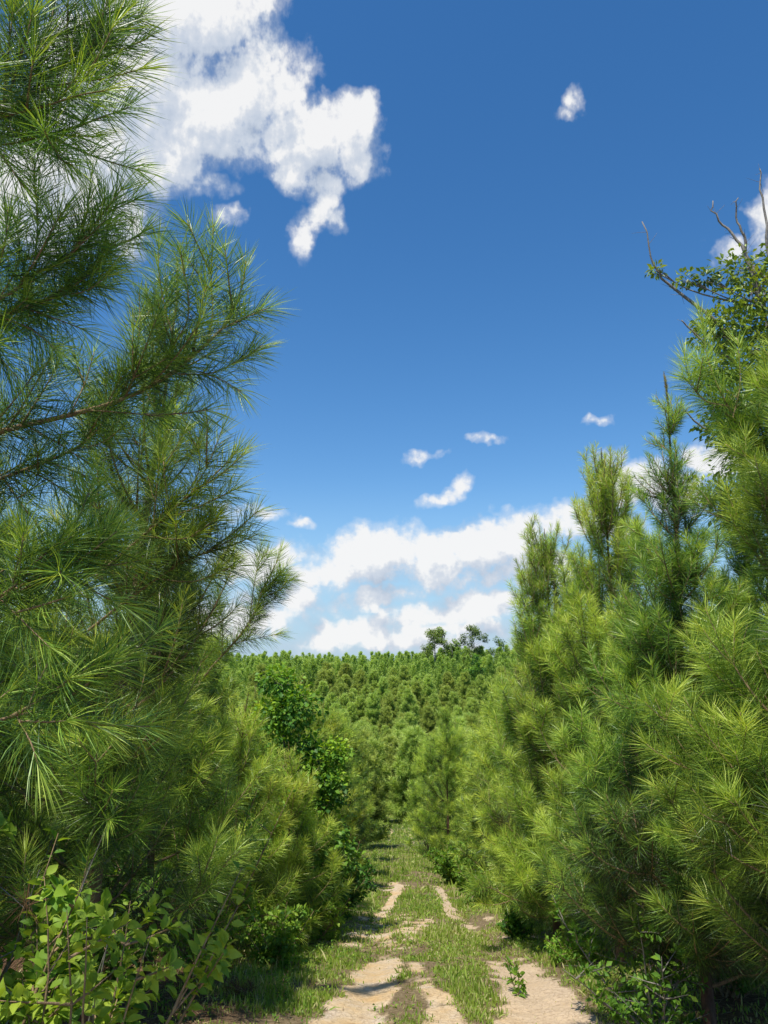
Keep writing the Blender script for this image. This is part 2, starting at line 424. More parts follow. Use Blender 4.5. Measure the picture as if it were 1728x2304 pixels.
def build_ground():
    xs = grid_axis(-3.4, 4.2, .05, 3500, 1.09); ys = grid_axis(2.6, 26, .06, 3800, 1.045)
    X, Y = np.meshgrid(xs, ys); Z = height(X, Y)
    near = np.exp(-np.maximum(Y-20, 0)/10)*np.exp(-np.maximum(np.abs(X)-4, 0)/2)*(Y > 0)
    Z += (fbm(X, Y, 7., 3, 31)-.5)*.035*near
    V = np.stack([X, Y, Z], -1).reshape(-1, 3); nx = len(xs); ny = len(ys)
    i = (np.arange(ny-1)[:, None]*nx+np.arange(nx-1)[None]).ravel()
    Q = np.stack([i, i+1, i+nx+1, i+nx], -1)
    m, N, o = new_mat('sandy_ground')
    tc = N.new('ShaderNodeTexCoord'); P = tc.outputs['Object']
    b = attr(N, 'bare'); li = attr(N, 'litter')
    n1 = N.noise(P, 3.2, 6, .6); n2 = N.noise(P, 26, 6, .65); n3 = N.noise(P, 140, 3, .6)
    sand = N.ramp(n1, [(.30, (.64, .43, .21)), (.5, (.66, .50, .31)), (.68, (.66, .55, .42))])
    # pinker, greyer sand on the right-hand track
    sepx = N.new('ShaderNodeSeparateXYZ'); N.l.new(P, sepx.inputs[0])
    sand = N.mixc(N.m('MULTIPLY', N.step(sepx.outputs[0], .4, 1.5), N.step(n2, .35, .6, .5, .95)), sand, (.60, .46, .32, 1))
    sand = N.mixc(N.step(n2, .50, .72, 0., .6), sand, (.30, .18, .09, 1))
    vor = N.new('ShaderNodeTexVoronoi', feature='DISTANCE_TO_EDGE'); vor.inputs['Scale'].default_value = 14
    N.l.new(N.v('ADD', P, N.scale(N.v('SUBTRACT', N.noise(P, 9, 3, .6, out=1), (.5, .5, .5)), .18)), vor.inputs['Vector'])
    crack = N.step(vor.outputs['Distance'], .05, .0, 0., .4)
    sand = N.mixc(N.m('MULTIPLY', crack, N.step(n1, .4, .6)), sand, (.33, .19, .10, 1))
    soil = N.ramp(n2, [(.3, (.12, .085, .045)), (.5, (.21, .155, .085)), (.7, (.31, .24, .14))])
    lit = N.ramp(n2, [(.3, (.055, .032, .018)), (.55, (.15, .085, .045)), (.75, (.27, .17, .095))])
    under = N.mixc(li, soil, lit); under = N.mixc(attr(N, 'wood'), under, (.085, .13, .04, 1))
    edge = N.m('ADD', b, N.m('MULTIPLY', N.m('SUBTRACT', n2, .5), .7))
    c = N.mixc(N.step(edge, .22, .55), under, sand)
    c = N.mixc(N.step(n3, .58, .75, 0., .35), c, (.16, .10, .06, 1))
    p = N.new('ShaderNodeBsdfPrincipled'); N.l.new(c, p.inputs['Base Color']); p.inputs['Roughness'].default_value = .95; p.inputs['Specular IOR Level'].default_value = .15
    bp = N.new('ShaderNodeBump'); bp.inputs['Strength'].default_value = .8; bp.inputs['Distance'].default_value = .03
    hgt = N.m('ADD', N.m('MULTIPLY', n2, .7), N.m('ADD', N.m('MULTIPLY', n3, .25), N.m('MULTIPLY', crack, -.4)))
    N.l.new(hgt, bp.inputs['Height']); N.l.new(bp.outputs[0], p.inputs['Normal']); N.l.new(p.outputs[0], o.inputs[0])
    x, y = V[:, 0], V[:, 1]
    br = bare(x, y)*(y > -8)*(y < 70)
    me = mesh_np('ground', V, Q, m, attrs={'wood': np.interp(y, [24, 36], [0, 1]), 'bare': br, 'litter': np.where((y > 75) | (y < -10), 1, litter(x, y))}, smooth=True)
    g = link('ground', me); g['kind'] = 'structure'

def build_grass():
    rng = np.random.default_rng(5)
    bx, by, bh = [], [], []
    for y0, y1, dens, w in ((3.5, 6, 900, 4.2), (6, 8, 4200, 4.4), (8, 12, 3000, 4.2), (12, 18, 1500, 3.6), (18, 30, 600, 3), (30, 60, 200, 3)):
        n = int(dens*(y1-y0)*2*w); y = rng.uniform(y0, y1, n); x = centre(y)+rng.uniform(-w, w, n)
        b = bare(x, y); l = litter(x, y)
        clump = fbm(x, y, 2.6, 3, 40); tall = fbm(x, y, .9, 3, 44)
        pr = np.clip(1.05-1.45*b, .035, 1)**1.3*np.clip((clump-.26)*3.2, .08, 1)*(1-.72*l)*np.clip((fbm(x, y, .55, 2, 50)-.16)*3.4, .35, 1)
        k = rng.random(n) < pr; bx.append(x[k]); by.append(y[k])
        hh = (.018+.050*np.clip((tall-.42)*2.6, 0, 1)+.030*clump)*(1+.02*np.maximum(y, 0))*(1-.6*b)
        bh.append(hh[k])
    x = np.concatenate(bx); y = np.concatenate(by); h = np.concatenate(bh)*rng.uniform(.6, 1.4, len(x))*np.where(rng.random(len(x)) < .035, 2.4, 1); n = len(x)
    z = height(x, y)
    B = np.stack([x, y, z-.008], -1); az = rng.uniform(0, 2*math.pi, n); lean = np.abs(rng.normal(0, .55, n))
    D = np.stack([np.cos(az)*np.sin(lean), np.sin(az)*np.sin(lean), np.cos(lean)], -1)
    w = nrm(np.cross(D, rng.normal(size=(n, 3))))*(.0014+.00035*y[:, None])*rng.uniform(.7, 1.8, (n, 1))
    Mi = B+D*h[:, None]*.55; E = B+D*h[:, None]; E[:, 2] -= h*.22*lean
    V = np.stack([B-w, B+w, Mi-w, Mi+w, E], 1).reshape(-1, 3); i = np.arange(n)[:, None, None]*5
    T = (i+np.array([[0, 1, 3], [0, 3, 2], [2, 3, 4]])[None]).reshape(-1, 3)
    tone = np.clip(.15+.75*fbm(x, y, 1.1, 3, 60)+rng.normal(0, .16, n)+.6*(rng.random(n) < .22), 0, 1)
    o = link('grass', mesh_np('grass', V, T, M['grass'], attrs={'tone': np.repeat(tone, 5), 'tipf': np.tile([0, 0, .5, .5, 1.], n)}))
    o['kind'] = 'stuff'; o['label'] = 'short weedy green grass growing between and beside the sandy wheel tracks'; o['category'] = 'grass'
    # small broad weeds mixed into the turf
    n0 = 7000; yy = rng.uniform(2.7, 16, n0)**1.0; xx = centre(yy)+rng.uniform(-2.6, 3.0, n0)
    k = (rng.random(n0) < np.clip(1-2*bare(xx, yy), 0, 1)*np.clip((fbm(xx, yy, .8, 3, 71)-.45)*5, 0, 1))
    xx, yy = xx[k], yy[k]; LV = Leaves()
    for a, b_ in zip(xx, yy):
        zz = H(a, b_); hh = rng.uniform(.02, .16)
        for j in range(rng.integers(4, 10)):
            t = rng.uniform(.1, 1); az_ = rng.uniform(0, 6.28); d = np.array([math.cos(az_), math.sin(az_), rng.uniform(.1, .9)])
            LV.add(np.array([a, b_, zz+hh*t])+d*.006, d, rng.uniform(.018, .042), rng.uniform(.2, .9))
    o = link('weeds', LV.mesh('weeds', M['broad'], rng, .42)); o['kind'] = 'stuff'; o['label'] = 'low leafy weeds scattered through the grass along the track'; o['category'] = 'weeds'

def build_straw():
    rng = np.random.default_rng(9)
    n = 90000; y = 2.6+rng.random(n)**1.6*14; x = centre(y)+rng.uniform(-4.5, 4.5, n)
    pr = np.clip(.12+.9*litter(x, y)+.4*(fbm(x, y, 1.1, 3, 80)-.5), .04, 1)*np.where(bare(x, y) > .5, .6, 1)
    k = rng.random(n) < pr; x, y = x[k], y[k]; n = len(x)
    z = height(x, y)+rng.uniform(.004, .02, n)
    az = rng.uniform(0, 6.28, n); D = np.stack([np.cos(az), np.sin(az), rng.normal(0, .10, n)-.17*np.sin(az)], -1)
    L = rng.uniform(.06, .16, (n, 1)); B = np.stack([x, y, z], -1); side = nrm(np.cross(D, np.array([0, 0, 1.])[None]+rng.normal(0, .3, (n, 3))))*.0016
    V = np.stack([B-side, B+side, B+D*L], 1).reshape(-1, 3)
    o = link('pine_straw', mesh_np('pine_straw', V, np.arange(n*3).reshape(-1, 3), M['straw'], attrs={'tone': np.repeat(rng.random(n), 3), 'tipf': np.tile([0, 0, 1.], n)}))
    o['kind'] = 'stuff'; o['label'] = 'fallen brown pine needles strewn over the bare ground'; o['category'] = 'pine straw'

# ------------------------------------------------------------------ broad leaves
class Leaves:
    def __init__(s): s.p = []; s.d = []; s.L = []; s.t = []
    def add(s, p, d, L, tone): s.p.append(p); s.d.append(d); s.L.append(L); s.t.append(tone)
    def mesh(s, name, mat, rng, wid=.5, detail=False, face_up=.8):
        B = np.array(s.p, float); D = nrm(np.array(s.d, float)); L = np.array(s.L)[:, None]; t = np.clip(np.array(s.t), 0, 1); n = len(B)
        up = nrm(np.array([0, 0, 1.])[None]*face_up+rng.normal(0, .45, (n, 3)))
        W = nrm(np.cross(D, up)); Nn = nrm(np.cross(W, D))
        w = W*L*wid*.5; f = Nn*L*wid*.13
        if detail:   # pointed oval folded along the midrib, drooping tip
            st = [(0, 0, 0), (.22, .78, 0), (.5, 1., -.02), (.78, .58, -.10), (1.05, 0, -.24)]
            c = [B+D*L*a+Nn*L*z for a, _, z in st]
            rows = [c[0], c[1]-w*.78+f, c[1]-f*.2, c[1]+w*.78+f, c[2]-w+f*1.2, c[2]-f*.2, c[2]+w+f*1.2, c[3]-w*.58+f*.7, c[3]-f*.2, c[3]+w*.58+f*.7, c[4]]
            tri = [[0, 2, 1], [0, 3, 2], [1, 2, 5], [1, 5, 4], [2, 3, 6], [2, 6, 5], [4, 5, 8], [4, 8, 7], [5, 6, 9], [5, 9, 8], [7, 8, 10], [8, 9, 10]]
        else:
            m_ = B+D*L*.5; e = B+D*L-Nn*L*.12
            rows = [B, m_-w+f, m_+w+f, e]; tri = [[0, 3, 1], [0, 2, 3]]
        k = len(rows); V = np.stack(rows, 1).reshape(-1, 3)
        T = (np.arange(n)[:, None, None]*k+np.array(tri)[None]).reshape(-1, 3)
        return mesh_np(name, V, T, mat, attrs={'tone': np.repeat(t, k), 'tipf': np.zeros(n*k)}, smooth=detail)

def build_shrub(label, x, y, h, spread, stems, seed, leaf=.05, mat='broad', wid=.5, detail=False, tone=.5, name='shrub', dens=1., cat='shrub', stem_mat='twig', group=None, sub=5, clear=.12):
    """stems fanning from the root with side twigs and leaves"""
    rng = np.random.default_rng(seed); z = H(x, y)
    root = thing(name, label, cat, (x, y, z), group); W = Wood(); LV = Leaves()
    def leafy(P, n, tn):
        seg = np.gradient(P, axis=0); seg = nrm(seg)
        for j in range(n):
            u = rng.uniform(clear, 1)*(len(P)-1); i = min(int(u), len(P)-2); p = P[i]+(P[i+1]-P[i])*(u-i)
            a = nrm(np.cross(seg[i], rng.normal(size=3))); d = nrm(a*1.0+seg[i]*.6+np.array([0, 0, -.05]))
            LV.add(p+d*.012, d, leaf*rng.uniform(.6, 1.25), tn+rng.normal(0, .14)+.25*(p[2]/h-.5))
    for s_ in range(stems):
        az = rng.uniform(0, 2*math.pi); le = abs(rng.normal(.15, .35)) if stems > 1 else .08; L = h*rng.uniform(.65, 1.05)
        d = np.array([math.cos(az)*spread/h*(.4+le*2), math.sin(az)*spread/h*(.4+le*2), 1.])
        P = curve(rng, (rng.normal(0, .04)*spread, rng.normal(0, .04)*spread, -.03), d, L, 8, .15, .22)
        W.tube(P, .004+.006*h, .0015, 5); leafy(P, int(10*dens*h/.5), tone)
        for q in range(int(sub*(.6+.6*h))):
            u = rng.uniform(.2, .95); i = int(u*8); a2 = rng.uniform(0, 6.28)
            d2 = np.array([math.cos(a2), math.sin(a2), rng.uniform(.1, .9)])
            Pb = curve(rng, P[min(i, 8)], d2, spread*rng.uniform(.25, .6)*(1.15-u*.5), 5, .2, .25)
            W.tube(Pb, .003+.002*h, .001, 4); leafy(Pb, int(12*dens*(np.linalg.norm(Pb[-1]-Pb[0])/.25+.4)), tone+.05)
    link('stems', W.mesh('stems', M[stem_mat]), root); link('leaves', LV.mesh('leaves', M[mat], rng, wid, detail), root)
    return root
# ------------------------------------------------------------------ pines
class Par:
    def __init__(s, **k):
        s.dens = 380; s.nl = .165; s.w = .0026; s.mat = 'needle'; s.fine = True; s.lat = .33; s.k = 5; s.keep = 1.; s.tone = .5; s.fol = .95; s.lvl = 2; s.tex = 1.
        s.__dict__.update(k)

def grow(rng, W, N, p0, d0, L, par, level=0, up=.55, tone=None, spread=1.):
    n = max(3, int(L/.09)); P = curve(rng, p0, d0, L, n, up, .13)
    tone = par.tone if tone is None else tone
    if W is not None: W.tube(P, .0030+.0085*L, .0020, par.k if level == 0 else 3 if par.k < 5 else 4)
    seg = L/n; fl = min(L, par.fol if level == 0 else 1.); i0 = max(0, int((L-fl)/seg))
    N.shoot(rng, P[i0:], par.nl, int(par.dens*1.1*(L-i0*seg)), 1.25*spread, .62*spread, .85, tone)
    if spread > .9: N.shoot(rng, P[-2:], par.nl, int(par.dens*.05), 1.15, .75, .95, tone+.05)
    if level < par.lvl and L > (.22 if level == 0 else .30):
        s = L*(.22 if level == 0 else .30)+rng.uniform(0, .05)
        while s < L*.96:
            i = min(int(s/seg), n-1); t = nrm(P[i+1]-P[i])
            for q in range(rng.integers(2, 4) if level == 0 else rng.integers(0, 3)):
                a = nrm(np.cross(t, rng.normal(size=3)*np.array([.6, .6, 1.])+np.array([0, 0, .8])*rng.choice([-1, 1])))
                th = rng.uniform(.65, 1.0); d = t*math.cos(th)+a*math.sin(th); d[2] += .12
                l = min((L-s)*rng.uniform(.45, .8)+rng.uniform(.07, .15), .75)
                if level > 0: l *= .8
                grow(rng, W, N, P[i], d, l, par, level+1, up*1.5+.3, tone-.18+.34*s/L+rng.normal(0, .13), spread)  # laterals near the stem darker: older needles plus crown shade in the colour
            s += par.lat*rng.uniform(.8, 1.3)
    return P

def place_pine(name, label, x, y, Ht, seed, wid=1.5, par=None, hero=(), lean=(0, 0), group=None, low=.10, gap=.36, skip=None, merge=False, cands=2, zoff=0., loc=None, nb=(3, 5), top_l=.62, shp=.62):
    """a young plantation pine: straight stem, whorls of up-curving branches, upright leaders with candles"""
    par = par or Par(); rng = np.random.default_rng(seed)
    z = H(x, y) if loc is None else loc[2]
    root = thing(name, label, 'pine tree', (x, y, z), group)
    W0 = Wood(); T = curve(rng, (0, 0, -.08), (lean[0], lean[1], 1), Ht, 26, .35, .06)
    W0.tube(T, .009*Ht+.006, .004, 9 if par.k >= 5 else 6)
    NL = Needles(); WW = Wood() if merge else None
    # leader
    top = T[-int(26*top_l/Ht*1.2)-2:]; NL.shoot(rng, top, par.nl*.72, int(par.dens*1.0*top_l*1.2), .95, .28, .42, par.tone+.1)
    trunk_needles = NL
    bl = []
    h = low*Ht
    while h < Ht*.95:
        t = h/Ht; nw = rng.integers(nb[0], nb[1]+1); az0 = rng.uniform(0, 6.28)
        for q in range(nw):
            az = az0+q*2*math.pi/nw+rng.normal(0, .25)
            L = wid*((1-t)**shp)*rng.uniform(.72, 1.12)*(1 if t > .25 else .80+.8*t)+.22*(1 if t < .7 else .7)
            el = math.radians(4+(50 if shp > .45 else 34)*t**1.25)+rng.normal(0, .12)
            i = min(int((h+.08)/(Ht+.08)*26), 25)
            p0 = T[i]+(T[i+1]-T[i])*rng.random()
            d = (math.cos(az)*math.cos(el), math.sin(az)*math.cos(el), math.sin(el))
            wpos = np.array([x, y, z])+p0+np.array(d)*L*.6
            if skip is not None and skip(wpos): continue
            bl.append((p0, d, L, t))
        h += gap*rng.uniform(.75, 1.2)*(1.0 if t < .7 else .8)
    for p0, d, L, t in bl:
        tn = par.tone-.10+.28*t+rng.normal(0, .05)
        if merge:
            grow(rng, W0 if par.keep > .5 else None, NL, p0, d, L, par, 0, .55+.5*t, tn); continue
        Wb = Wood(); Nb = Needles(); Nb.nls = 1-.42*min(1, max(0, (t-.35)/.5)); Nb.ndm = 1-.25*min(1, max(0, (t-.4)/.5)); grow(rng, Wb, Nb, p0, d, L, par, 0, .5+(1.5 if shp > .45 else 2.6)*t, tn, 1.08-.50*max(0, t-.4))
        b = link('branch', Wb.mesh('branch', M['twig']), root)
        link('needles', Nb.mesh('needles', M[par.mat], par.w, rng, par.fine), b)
    for paths in hero:      # limbs traced where they hang out over the track
        Wb = Wood(); Nb = Needles(); o = np.array([x, y, z])
        for j, pts in enumerate(paths):
            Pm = smooth_path(pts, 5*len(pts))-o; Ln = float(np.sum(np.linalg.norm(np.diff(Pm, axis=0), axis=1)))
            Wb.tube(Pm, (.0022+.0062*Ln) if j == 0 else (.002+.004*Ln), .0018, 7 if j == 0 else 5)
            i0 = 0
            Nb.shoot(rng, Pm[i0:], par.nl, int(par.dens*1.05*Ln), 1.15, .50, .85, par.tone+.04)
            # short side shoots filling in
            for q in range(int(Ln/(.14 if j == 0 else .24))):
                i = max(1, int(rng.uniform(.04, .8)*len(Pm))); tt = nrm(Pm[min(i+1, len(Pm)-1)]-Pm[i-1])
                a = nrm(np.cross(tt, rng.normal(size=3))); a[2] = abs(a[2])*.7; th = rng.uniform(.6, .95)
                grow(rng, Wb, Nb, Pm[i], tt*math.cos(th)+a*math.sin(th), rng.uniform(.10, .26)+.12*(j == 0), par, 1, .9, par.tone-.02)
        b = link('branch', Wb.mesh('branch', M['twig']), root)
        link('needles', Nb.mesh('needles', M[par.mat], par.w, rng, par.fine), b)
    tr = link('trunk', W0.mesh('trunk', M['bark']), root)
    if merge: link('crown', NL.mesh('crown', M[par.mat], par.w, rng, par.fine, par.keep), root)
    else: link('leader_needles', NL.mesh('leader_needles', M[par.mat], par.w, rng, par.fine), root)
    if cands:
        C = Needles(); Wc = Wood(); tip = T[-1]
        for q in range(cands):
            d = np.array([rng.normal(0, .14), rng.normal(0, .14), 1.]); l = rng.uniform(.12, .28)
            Pc = curve(rng, tip-np.array([0, 0, .02+.10*q]), d, l, 4, .3, .04); Wc.tube(Pc, .006, .003, 5)
            C.shoot(rng, Pc, .045, int(l*900), .5, .25, .7, .35)
        c = link('candle', Wc.mesh('candle', M['candle']), root); link('scales', C.mesh('scales', M['candle'], .003, rng, False), c)
    return root

LIMBS = {
    'L1': [
        [(-1.72,2.75,2.35),(-1.47,2.85,2.5),(-1.25,2.95,2.6),(-1.07,3.0,2.68),(-0.9,3.05,2.8),(-0.74,3.1,2.98),(-0.67,3.15,3.11),(-0.63,3.2,3.29),(-0.62,3.2,3.4)],
        [(-0.75,3.1,2.96),(-0.74,3.12,3.12),(-0.76,3.15,3.3),(-0.76,3.15,3.55)],
        [(-0.9,3.05,2.8),(-0.87,3.0,2.93),(-0.91,3.0,3.08),(-0.95,3.02,3.25),(-0.96,3.02,3.42)],
        [(-0.87,3.0,2.91),(-0.8,2.95,3.01),(-0.81,2.95,3.16),(-0.84,2.95,3.24)],
        [(-0.86,3.05,2.81),(-0.75,3.15,2.85),(-0.65,3.2,2.92),(-0.54,3.25,3.02)],
        [(-0.78,3.1,2.84),(-0.68,3.1,2.8),(-0.59,3.05,2.73)],
        [(-0.71,3.1,3.02),(-0.6,3.1,3.08),(-0.49,3.1,3.13)],
        [(-1.07,3.0,2.68),(-1.06,3.1,2.87),(-1.06,3.15,3.05),(-1.09,3.2,3.25)],
        [(-1.25,2.95,2.6),(-1.22,3.0,2.75),(-1.21,3.05,2.91)],
        [(-1.18,2.95,2.62),(-0.98,2.9,2.59),(-0.84,2.85,2.56)],
        [(-1.39,2.9,2.54),(-1.22,2.8,2.44),(-1.08,2.75,2.35)]],
    'T1': [
        [(-1.44,2.0,3.1),(-1.31,2.15,3.26),(-1.26,2.25,3.39),(-1.2,2.3,3.52),(-1.11,2.35,3.67),(-0.99,2.4,3.75),(-0.86,2.45,3.87)],
        [(-1.2,2.3,3.52),(-1.07,2.3,3.56),(-0.94,2.3,3.58),(-0.81,2.3,3.62)],
        [(-1.2,2.3,3.52),(-1.16,2.3,3.69),(-1.14,2.3,3.85),(-1.13,2.3,4.0)],
        [(-1.14,2.33,3.62),(-1.03,2.35,3.79),(-0.96,2.35,3.97)],
        [(-1.26,2.25,3.39),(-1.19,2.2,3.54),(-1.2,2.2,3.72),(-1.24,2.2,3.89)],
        [(-1.26,2.25,3.39),(-1.1,2.2,3.39),(-0.97,2.15,3.39),(-0.85,2.1,3.37)],
        [(-1.06,2.36,3.69),(-0.98,2.4,3.87),(-0.92,2.4,3.97)]],
    'T2': [
        [(-1.56,2.2,3.15),(-1.39,2.35,3.36),(-1.26,2.4,3.44),(-1.14,2.4,3.44),(-1.01,2.4,3.43)],
        [(-1.26,2.4,3.44),(-1.15,2.35,3.34),(-1.03,2.3,3.25)],
        [(-1.36,2.4,3.41),(-1.24,2.3,3.25),(-1.16,2.25,3.14)],
        [(-1.38,2.4,3.4),(-1.25,2.4,3.51),(-1.11,2.4,3.55)]],
    'T3': [
        [(-1.55,2.3,2.67),(-1.28,2.4,2.83),(-1.2,2.45,2.94),(-1.11,2.5,3.03),(-1.06,2.5,3.17),(-1.05,2.5,3.34)],
        [(-1.2,2.45,2.93),(-1.2,2.45,3.09),(-1.21,2.45,3.24)],
        [(-1.11,2.5,3.03),(-1.15,2.5,3.13),(-1.13,2.5,3.24)],
        [(-1.28,2.4,2.83),(-1.23,2.4,2.96),(-1.25,2.4,3.11)],
        [(-1.09,2.5,3.09),(-1.04,2.55,3.2),(-1.03,2.6,3.32)],
        [(-1.34,2.4,2.8),(-1.23,2.3,2.95),(-1.23,2.3,3.09)]],
    'T4': [
        [(-1.59,2.4,2.67),(-1.33,2.5,2.81),(-1.16,2.55,2.91),(-1.09,2.6,3.01),(-1.03,2.6,3.12),(-1.01,2.6,3.23)],
        [(-1.16,2.55,2.91),(-1.06,2.55,2.93),(-0.98,2.55,2.99)],
        [(-1.33,2.5,2.81),(-1.19,2.45,2.74),(-1.07,2.4,2.64)],
        [(-1.24,2.5,2.84),(-1.13,2.5,2.8),(-1.03,2.5,2.76)],
        [(-1.42,2.5,2.78),(-1.28,2.4,2.64),(-1.17,2.35,2.53)]],
    'T5': [
        [(-1.47,2.4,1.69),(-1.26,2.55,1.84),(-1.15,2.65,1.91),(-1.04,2.7,1.98),(-0.93,2.7,2.1)],
        [(-1.09,2.68,1.94),(-0.97,2.6,1.87),(-0.85,2.6,1.81)],
        [(-1.19,2.65,1.89),(-1.14,2.6,1.99),(-1.08,2.6,2.08)],
        [(-1.04,2.7,1.98),(-0.96,2.7,1.97),(-0.85,2.7,1.99)],
        [(-1.26,2.55,1.84),(-1.15,2.5,1.76),(-1.04,2.45,1.68)],
        [(-1.23,2.55,1.84),(-1.19,2.5,1.96),(-1.17,2.5,2.07)]],
    'T6': [
        [(-1.41,2.4,1.36),(-1.2,2.5,1.46),(-1.09,2.6,1.49),(-0.97,2.6,1.57),(-0.89,2.6,1.65)],
        [(-1.09,2.6,1.49),(-0.97,2.5,1.47),(-0.88,2.5,1.43)],
        [(-1.15,2.5,1.47),(-1.05,2.4,1.39),(-1.02,2.4,1.31)],
        [(-1.12,2.5,1.49),(-1.09,2.5,1.58),(-1.05,2.5,1.67)]],
    'L2b': [
        [(-1.46,3.9,2.05),(-1.26,3.8,2.19),(-1.08,3.7,2.31),(-0.93,3.65,2.43),(-0.77,3.6,2.52),(-0.67,3.6,2.62)],
        [(-0.93,3.65,2.43),(-0.84,3.6,2.57),(-0.77,3.55,2.73)],
        [(-1.04,3.7,2.35),(-1.08,3.7,2.55),(-1.02,3.65,2.65),(-0.97,3.65,2.75)],
        [(-1.0,3.7,2.38),(-0.9,3.65,2.54),(-0.91,3.65,2.71)],
        [(-1.08,3.7,2.31),(-0.87,3.6,2.36),(-0.74,3.55,2.41)],
        [(-1.19,3.75,2.24),(-0.97,3.6,2.2),(-0.84,3.5,2.21)]],
    'L2c': [
        [(-1.51,4.0,1.79),(-1.26,3.9,1.96),(-1.02,3.8,2.1),(-0.82,3.7,2.17),(-0.71,3.7,2.23)],
        [(-1.02,3.8,2.1),(-0.91,3.7,2.22),(-0.87,3.7,2.33)],
        [(-1.14,3.85,2.04),(-0.92,3.7,2.01),(-0.78,3.6,2.04)],
        [(-1.26,3.9,1.96),(-1.15,3.8,2.1),(-1.09,3.8,2.26)]],
    'L3b': [
        [(-1.7,7,1.34),(-1.5,6.9,1.58),(-1.17,6.8,1.95),(-1.07,6.8,2.23),(-0.96,6.8,2.46),(-0.91,6.8,2.6)],
        [(-1.17,6.8,1.95),(-1.14,6.75,2.22),(-1.08,6.75,2.65)],
        [(-1.33,6.85,1.77),(-1.1,6.8,1.82),(-0.88,6.75,1.86)],
        [(-1.41,6.85,1.67),(-1.41,6.8,1.96),(-1.46,6.8,2.27)],
        [(-1.09,6.8,2.17),(-0.93,6.8,2.23),(-0.86,6.8,2.31)]],
    'R1b': [
        [(3.06,5.2,2.92),(2.56,5.1,3.07),(2.4,5.05,3.23),(2.28,5.0,3.43),(2.21,5.0,3.68),(2.19,5.0,4.01)],
        [(2.33,5.0,3.32),(2.13,4.95,3.36),(2.04,4.95,3.57),(2.04,4.95,3.7)],
        [(2.35,5.0,3.24),(2.42,5.0,3.49),(2.43,5.0,3.81)],
        [(2.56,5.1,3.07),(2.35,5.0,3.15),(2.25,4.95,3.15)],
        [(2.51,5.1,3.13),(2.57,5.1,3.3),(2.62,5.1,3.46)]],

}

def broadleaf_tree(label, x, y, Ht, seed, crown_r, leaf, mat, clumps, name='broadleaf_tree', cat='tree', group=None, wid=.6, bare_tips=(), bend=None, dens=1., trunk_r=.010, bark='grey', tone=.5):
    """trunk, limbs that run out to leaf clumps given as (dx, dy, dz, radius, leaves)"""
    rng = np.random.default_rng(seed); z = H(x, y); root = thing(name, label, cat, (x, y, z), group)
    W = Wood(); WL = Wood(); LV = Leaves()
    T = smooth_path([(0, 0, -.1)]+list(bend or [(0, 0, Ht*.5), (0, 0, Ht*.9)]), 20); W.tube(T, trunk_r*Ht+.005, .008, 8)
    for cx, cy, cz, r, n in clumps:
        c = np.array([cx, cy, cz]); i = int(np.argmin(np.abs(T[:, 2]-(cz-.55*np.hypot(cx, cy)-.25*r)))); p0 = T[i]
        Pm = smooth_path([p0, (p0+c)/2+rng.normal(0, .08, 3), c], 8); WL.tube(Pm, .006+.006*Ht/5, .003, 5)
        for s_ in range(7):
            v = nrm(rng.normal(size=3)); Pq = smooth_path([Pm[-3], c+v*r*.5, c+v*r*np.array([1, 1, .8])*.95], 6); WL.tube(Pq, .003+.001*Ht/5, .0015, 4)
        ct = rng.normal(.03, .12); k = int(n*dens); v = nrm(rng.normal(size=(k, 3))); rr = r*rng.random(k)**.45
        lump = .65+.6*np.array([mnoise.noise(Vector(q*2.2+c)) +.5 for q in v])
        for q in range(k):
            p = c+v[q]*rr[q]*lump[q]*np.array([1, 1, .8]); d = v[q]+rng.normal(0, .5, 3); d[2] -= .35
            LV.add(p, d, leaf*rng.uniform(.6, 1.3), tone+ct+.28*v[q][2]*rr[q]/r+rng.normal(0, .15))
    for pts in bare_tips:
        P = smooth_path(pts, 18); P[2:] += np.cumsum(rng.normal(0, .018, (16, 3)), axis=0); WL.tube(P, .030, .007, 6)
        for q in range(10):
            i = rng.integers(4, 18); WL.tube(curve(rng, P[i-1], rng.normal(size=3)*np.array([1, 1, .5])+np.array([0, 0, .6]), rng.uniform(.08, .22), 4, .2, .5), .003, .0012, 4)
    link('trunk', W.mesh('trunk', M[bark]), root); link('limbs', WL.mesh('limbs', M[bark]), root)
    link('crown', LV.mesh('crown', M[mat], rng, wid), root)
    return root

